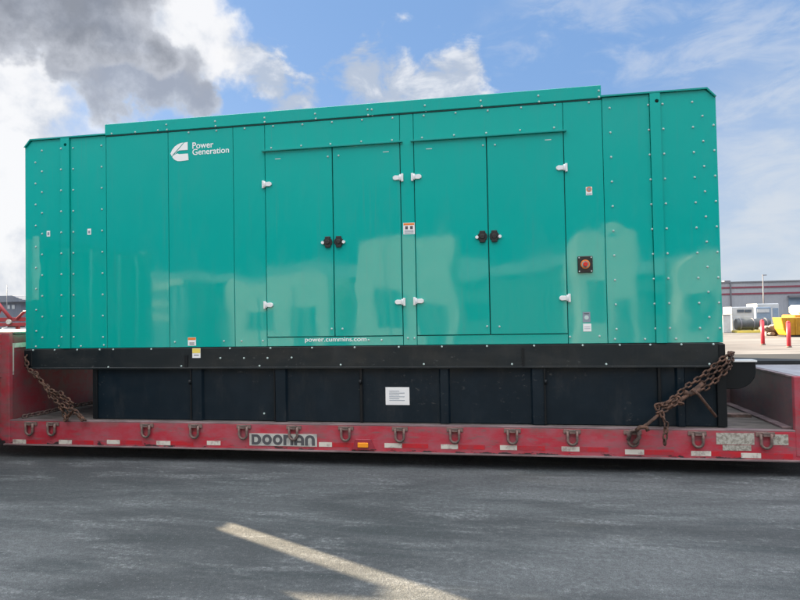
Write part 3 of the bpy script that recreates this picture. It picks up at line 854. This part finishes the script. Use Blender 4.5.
bl = thing('warehouse', 'long low grey metal warehouse with two maroon bands beyond the yard', 'building', (50, 82, 0))
bh = 5.05
MB().box(15, 85, 80, 105, 0, bh).build('wall', M_BLD, bl)
bx('coping', M_COPING, bl, 14.9, 85.1, 79.9, 105.1, bh, bh + .16)
for z in (4.30, 3.45): bx('band', M_STRIPE, bl, 14.98, 85.02, 79.94, 79.998, z, z + .22)
bx('roller_door', M_UNITB, bl, 36.9, 41.5, 79.93, 79.997, 0, 3.15); bx('door_hood', M_COPING, bl, 36.8, 41.6, 79.5, 79.93, 2.95, 3.2)
bx('roof_vent', M_COPING, bl, 30.5, 31.3, 84, 85, bh + .16, bh + .5)
for xx in (22, 29.8, 46, 56): bx('downpipe', M_COPING, bl, xx, xx + .14, 79.85, 79.99, 0, bh)
lp_ = thing('lamp_pole', 'thin grey pole rising in front of the grey warehouse roof', 'pole', tuple(at(764, 320, 60) * Vector((1, 1, 0))) if False else (at(764, 310, 60).x, 60, 0))
xx = lp_.location.x
MB().cyl((xx, 60, 0), (xx, 60, Zp(764, 274.5, 60)), .07, 8, .05).build('pole', M_COPING, lp_)
bx('arm', M_COPING, lp_, xx - .05, xx + .35, 59.95, 60.05, Zp(764, 275, 60) - .05, Zp(764, 275, 60) + .03)

Yu = 38.3
def bgbox(mb, px0, px1, pyt, Y, d, z0=0.):
    x0, x1 = X(px0, 320, Y), X(px1, 320, Y); mb.box(x0, x1, Y, Y + d, z0, Zp((px0 + px1) / 2, pyt, Y)); return x0, x1
u = thing('cooling_unit', 'white boxy cooling unit with two grey louvred grilles in the yard', 'machine', (X(743, 320, Yu), Yu + .8, 0))
mb = MB(); x0, x1 = bgbox(mb, 731.5, 754.5, 306.8, Yu, 1.6, .1); mb.build('cabinet', M_UNIT, u, .04)
for px in (740.5, 748):
    cx, cz = X(px, 311, Yu), Zp(px, 311, Yu)
    g_ = bx('fan_grille', M_PIPE, u, cx - .22, cx + .22, Yu - .03, Yu, cz - .10, cz + .10, .01)
    for k in range(4): bx('louvre', M_UNITB, g_, cx - .2, cx + .2, Yu - .045, Yu - .03, cz - .085 + k * .047, cz - .07 + k * .047)
bx('base_rail', M_COPING, u, x0 - .05, x1 + .05, Yu - .05, Yu + 1.65, 0, .1)
bx('access_panel', M_UNIT, u, x0 + .1, x0 + .7, Yu - .02, Yu, .25, 1.05, .01); bx('access_panel', M_UNIT, u, x0 + .8, x1 - .1, Yu - .02, Yu, .25, 1.05, .01)
u = thing('storage_bin', 'low plain white bin left of the cooling unit in the yard', 'container', (X(726, 320, 37), 37.5, 0))
mb = MB(); x0, x1 = bgbox(mb, 722.5, 731, 315, 37, 1.2); mb.build('body', M_UNIT, u, .03)
bx('lid', M_UNIT, u, x0 - .04, x1 + .04, 36.96, 38.24, Zp(727, 315, 37), Zp(727, 315, 37) + .06)
u = thing('electrical_cabinet', 'blue-grey machine cabinet with a white hood behind the pipes', 'machine', (X(765, 320, 41), 42, 0))
mb = MB(); x0, x1 = bgbox(mb, 756, 771.5, 307, 41, 1.8); mb.build('cabinet', M_UNITB, u, .04)
bx('front_panel', M_UNIT, u, X(757.5, 320, 41), X(769.5, 320, 41), 40.96, 41, Zp(764, 312.5, 41), Zp(764, 309, 41))
u2 = thing('white_cabinet', 'tall white cabinet standing just behind the blue-grey machine cabinet', 'machine', (X(772, 320, 44), 45, 0))
mb = MB(); x0, x1 = bgbox(mb, 757, 779.5, 303.5, 44, 2.); mb.build('cabinet', M_UNIT, u2, .05)
bx('door', M_UNITB, u2, X(773, 320, 44), X(778.5, 320, 44), 43.96, 44, .2, Zp(775, 308, 44))
Yp = 36.5
t_ = thing('steel_tank', 'grey horizontal steel tank lying on a yellow cradle in the yard', 'tank', (X(755, 320, Yp), Yp, 0))
z0, z1 = Zp(755, 330, Yp), Zp(755, 318.5, Yp); rr = (z1 - z0) / 2
MB().cyl((X(739, 325, Yp), Yp + .6, z0 + rr), (X(773, 325, Yp), Yp + .6, z0 + rr), rr, 24).build('shell', M_PIPE, t_, .04)
for px in (743, 756, 769): MB().cyl((X(px, 325, Yp) - .04, Yp + .6, z0 + rr), (X(px, 325, Yp) + .04, Yp + .6, z0 + rr), rr + .025, 24).build('band', M_COPING, t_)
bx('cradle', M_YELLOW, t_, X(738, 330, Yp), X(768, 330, Yp), Yp + .1, Yp + 1.1, .0, z0 - .03, .01)
rb = MB()
for k in range(26):
    px = random.uniform(767, 783); py = random.uniform(326, 334); c = at(px, py, 31.5); s_ = random.uniform(.12, .28)
    zz = max(c.z, s_ * .4)
    rb.prism([(c.x + s_ * cos(a) * random.uniform(.7, 1.2), zz + s_ * .6 * sin(a) * random.uniform(.7, 1.2)) for a in [i * pi / 3 for i in range(6)]], 31.5 + random.uniform(-.3, .3), 32 + random.uniform(0, .5), 'y')
bb = [31.2, 32.4]; rb.box(X(767, 330, 31.5), X(783, 330, 31.5), 31.6, 32.2, 0, .28)
o = rb.build('rubble_pile', M_RUBBLE); tag(o, 'heap of pale broken rubble between the grey tank and the yellow bucket', 'rubble')
# yellow bucket with a white cab behind it
yb = thing('wheel_loader', 'yellow loader with raised bucket and white cab at the right edge', 'loader', (X(795, 330, 29.8) + 1, 31, 0))
Yk = 29.85; zb = Zp(790, 335.5, Yk); zt = Zp(790, 317.5, Yk); xa = X(781, 325, Yk)
MB().prism([(xa, zt), (xa + 1.9, zt), (xa + 1.9, zb), (xa + .32, zb), (xa + .12, zb + .35)], Yk, Yk + 1.1, 'y').build('bucket', M_BUCKET, yb, .03)
for k in range(4): bx('bucket_rib', M_BUCKET, yb, xa + .30 + k * .42, xa + .36 + k * .42, Yk - .05, Yk, zb + .02, zt - .06, .008)
bx('bucket_lip', M_BLACKP, yb, xa + .2, xa + 1.9, Yk - .03, Yk + 1.0, zb - .07, zb)
bx('chassis', M_BUCKET, yb, xa + 1.2, xa + 4.2, Yk + 1.2, Yk + 2.8, .5, 1.2, .05)
mb = MB(); mb.box(X(797, 310, Yk + 1.5), X(797, 310, Yk + 1.5) + 1.5, Yk + 1.3, Yk + 2.6, 1.2, Zp(798, 305, Yk + 1.5)); mb.build('cab', M_UNIT, yb, .12)
bx('cab_window', M_GLASS, yb, X(797, 310, Yk + 1.5) + .35, X(797, 310, Yk + 1.5) + 1.3, Yk + 1.28, Yk + 1.3, 1.55, 1.95)
for xx in (1.5, 3.4):
    for yy in (1.05, 2.7):
        wv = MB().cyl((xa + xx, Yk + yy, .5), (xa + xx, Yk + yy + .35, .5), .5, 28).build('wheel', M_TYRE, yb, .04)
        MB().cyl((xa + xx, Yk + yy - .01, .5), (xa + xx, Yk + yy + .36, .5), .25, 20).build('rim', M_BUCKET, wv)
# bollards
for px, py, pt, lab in ((763, 345, 319.5, 'red steel bollard in front of the grey tank, left one of two'), (789, 347.5, 321, 'red steel bollard in front of the yellow bucket, right one of two')):
    c = atz(px, py); h = Zp(px, pt, c.y)
    b = thing('bollard', lab, 'bollard', tuple(c), 'red bollards in the yard')
    MB().cyl(c, (c.x, c.y, h - .06), .078, 20).cyl((c.x, c.y, h - .06), (c.x, c.y, h), .078, 20, .04).build('post', M_BOLLARD, b)
    MB().cyl((c.x, c.y, .0), (c.x, c.y, .06), .10, 20).build('footing', M_RUSTD, b)

# ------------------------------------------------------------------ background, left
lb = thing('barn', 'dark slate metal barn with low gable beyond the left end of the trailer', 'building', (-68, 64, 0))
MB().box(-82, -60.0, 60, 78, 0, 4.3).build('wall', M_BLDD, lb)
MB().prism([(-82.4, 4.25), (-80.5, 4.86), (-60.9, 4.90), (-59.3, 4.35), (-59.3, 4.1), (-60.9, 4.1), (-82.3, 4.1)], 59.6, 78.4, 'y').build('roof', M_BLDD, lb)
for px in (8.5, 13.3):
    c = at(px, 307, 59.97); bx('window', M_UNIT, lb, c.x - .20, c.x + .20, 59.94, 59.995, c.z - .25, c.z + .25)
ap = thing('antenna_mast', 'thin mast rising above the dark slate barn', 'mast', (at(7, 290, 66).x, 58.6, 0))
MB().cyl((at(7, 290, 58.6).x, 58.6, 0), (at(7, 290, 58.6).x, 58.6, Zp(7, 285, 58.6)), .06, 8, .03).build('pole', M_COPING, ap); ap.location.x = at(7, 290, 58.6).x
for ch in ap.children:
    for v in ch.data.vertices: v.co.x -= at(7, 290, 58.6).x - at(7, 290, 66).x
# white car far behind
vc = thing('parked_car', 'small white car parked in front of the dark slate barn', 'car', (at(18, 318, 50).x, 50, 0))
cx = vc.location.x
prof = [(cx - 2.1, .35), (cx + 2.1, .35), (cx + 2.15, .8), (cx + 1.2, .98), (cx + .6, 1.42), (cx - .9, 1.45), (cx - 1.7, 1.0), (cx - 2.1, .92)]
MB().prism(prof, 50, 51.7, 'y').build('body', M_UNIT, vc, .06, 2)
MB().prism([(cx + 1.0, 1.0), (cx + .52, 1.36), (cx - .82, 1.38), (cx - 1.45, 1.0)], 49.985, 50.02, 'y').build('window', M_GLASS, vc)
for sx in (-1.3, 1.3):
    for yy in (49.98, 51.5): 
        wv = MB().cyl((cx + sx, yy, .33), (cx + sx, yy + .22, .33), .33, 24).build('wheel', M_TYRE, vc); MB().cyl((cx + sx, yy - .01, .33), (cx + sx, yy + .23, .33), .19, 16).build('rim', M_RIM, wv)
# red implement trailer behind the gooseneck
Yr = 12.0
ri = thing('equipment_frame', 'red steel equipment frame with slanted braces behind the left end of the trailer', 'equipment', (at(5, 320, Yr).x, Yr + .6, 0))
q = lambda px, py, dy=0.: at(px, py, Yr + dy)
xr0, xr1 = q(-60, 320).x, q(40, 320).x
for dy in (0, 1.2):
    z = q(10, 319).z; bx('upper_rail', M_RED2, ri, xr0, xr1, Yr + dy, Yr + dy + .1, z - .09, z + .05, .01)
    z = q(10, 324.5).z; bx('lower_rail', M_RED2, ri, xr0, xr1, Yr + dy, Yr + dy + .1, z - .06, z + .06, .01)
    mb = MB(); mb.tube([q(-8, 296, dy), q(11, 319, dy)], .06, 8); mb.build('brace', M_RED2, ri)
    mb = MB(); mb.tube([q(-8, 296, dy), q(-27, 319, dy)], .06, 8); mb.build('brace', M_RED2, ri)
    mb = MB(); mb.tube([q(1, 308, dy), q(-4, 319, dy)], .05, 8); mb.build('brace', M_RED2, ri)
    mb = MB(); mb.tube([q(17, 319, dy), q(24, 312, dy), q(40, 311, dy)], .05, 8); mb.build('brace', M_RED2, ri)
for k in range(6):
    xx = xr0 + .2 + k * (xr1 - xr0 - .4) / 5; bx('cross_bar', M_RED2, ri, xx, xx + .08, Yr + .1, Yr + 1.2, q(10, 319).z - .06, q(10, 319).z + .02)
c = q(9.5, 321.8, -.02); MB().cyl((c.x, Yr - .08, c.z), (c.x, Yr - .003, c.z), .09, 18).build('hub_cap', M_TAPE, ri)
for sx in (.25, .75):
    xx = xr0 + (xr1 - xr0) * sx
    for dy in (-.32, 1.32):
        wv = MB().cyl((xx, Yr + dy, .42), (xx, Yr + dy + .28, .42), .42, 28).build('wheel', M_TYRE, ri, .03); MB().cyl((xx, Yr + dy - .01, .42), (xx, Yr + dy + .29, .42), .24, 20).build('rim', M_RED2, wv)
    bx('axle', M_RUSTD, ri, xx - .06, xx + .06, Yr - .1, Yr + 1.4, .36, .48); bx('axle_mount', M_RED2, ri, xx - .05, xx + .05, Yr + .1, Yr + .2, .48, q(10, 324.5).z)

# ------------------------------------------------------------------ unseen yard objects, added for reflections in the paint and shade on the ground
M_CREAM = varied('cream_box_paint', (.40, .39, .375), (.33, .325, .31), 2, .4, .7, .55)
M_CONT = corr('blue_container_steel', (.05, .09, .15), (.06, .10, .16), 22)
M_SHED = corr('dark_shed_siding', (.05, .05, .05), (.06, .058, .055), 20)


def boxunit(name, label, x0, x1, y, d, h, m_, slope=0., z0=.12):  # unseen boxes, added for their reflections in the teal paint
    t = thing(name, label, 'container', ((x0 + x1) / 2, y - d / 2, 0), 'cream containers added behind the camera for reflections')
    MB().prism([(x0 + slope, z0), (x1, z0), (x1, h - .12), (x1 - .12, h), (x0 + slope * .1 + .12, h), (x0, h - .25)], y - d, y, 'y').build('body', m_, t, .02)
    for sx in (x0 + slope + .15, x1 - .35):
        bx('skid', M_COPING, t, sx, sx + .2, y - d + .1, y - .1, 0, z0)
    n = max(2, int((x1 - x0) / .9))
    for k in range(1, n):
        xx = x0 + (x1 - x0) * k / n; bx('side_rib', m_, t, xx - .03, xx + .03, y, y + .025, z0 + .2, h - .3)
    bx('vent_panel', M_SHED, t, x0 + (x1 - x0) * .18, x0 + (x1 - x0) * .5, y + .002, y + .03, 1.2, 1.2 + (h - 1.2) * .45); bx('door_panel', M_SHED, t, x0 + (x1 - x0) * .66, x0 + (x1 - x0) * .86, y + .002, y + .03, .3, 1.9)
    return t


Yo = -10.
boxunit('reflected_container', 'low cream storage container added behind the camera for reflections, leftmost of its row', -8.0, -4.9, Yo, 2.3, 2.75, M_CREAM, .3)
boxunit('reflected_container', 'tall cream storage container added behind the camera for reflections with one slanted end', -4.0, -1.28, Yo, 2.3, 3.72, M_CREAM, -.35)
boxunit('reflected_container', 'tall narrow cream container added behind the camera for reflections, right of the small crates', 1.85, 3.35, Yo, 2.2, 3.78, M_CREAM)
boxunit('reflected_container', 'cream container added behind the camera for reflections, rightmost of its row', 4.5, 5.7, Yo, 2.2, 2.95, M_CREAM)
so_ = thing('reflected_cabin', 'dark site cabin with a cream roof band and pale window panels added behind the camera for reflections', 'cabin', (-11, -11.6, 0))  # unseen cabin, its pale panels made up for bands in the reflections
bx('body', M_CONT, so_, -13.0, -9.4, -12.8, -10.5, .1, 2.62); bx('roof_band', M_CREAM, so_, -12.3, -9.5, -10.5, -10.42, 2.50, 2.74)
for a, b in ((-12.1, -11.7), (-11.3, -11.05), (-10.9, -10.2)):
    bx('window_panel', M_CREAM, so_, a, b, -10.5, -10.46, 1.96, 2.16); bx('window_panel', M_CREAM, so_, a, b, -10.5, -10.46, 1.50, 1.74)
sh = thing('shed', 'long dark shed, added unseen behind the camera to darken reflections', 'building', (0, -28, 0))  # unseen, added to darken the gaps between the reflected boxes
MB().box(-40, 40, -34, -26, 0, 3.6).build('wall', M_SHED, sh); MB().prism([(-34.4, 3.58), (-30, 4.6), (-25.6, 3.58)], -40.3, 40.3, 'x').build('roof', M_COPING, sh)
for k in range(9): bx('window', M_GLASS, sh, -36 + k * 8.4, -34.2 + k * 8.4, -25.998, -25.94, 1.4, 2.6)
# unseen blue shipping container, added left of the view to shade the ground
sc = thing('shade_container', 'unseen blue shipping container added left of the trailer to shade the ground', 'container', (-9.4, -1.8, 0))
MB().box(-12.4, -5.97, -2.94, -.52, .12, 2.70).build('body', M_CONT, sc)
for xx in (-12.42, -6.07):
    for yy in (-2.96, -.62): bx('corner_post', M_CONT, sc, xx, xx + .12, yy, yy + .12, 0, 2.74, .01)
for yy in (-2.84, -1.72): bx('door', M_CONT, sc, -5.97, -5.93, yy, yy + 1.1, .2, 2.6, .01)
for yy in (-2.5, -2.1, -1.4, -1.0): MB().cyl((-5.90, yy, .18), (-5.90, yy, 2.62), .018, 8).build('lock_rod', M_BOLT, sc)

# ------------------------------------------------------------------ render settings
S.render.engine = 'CYCLES'
S.cycles.max_bounces = 8; S.cycles.diffuse_bounces = 4; S.cycles.glossy_bounces = 4
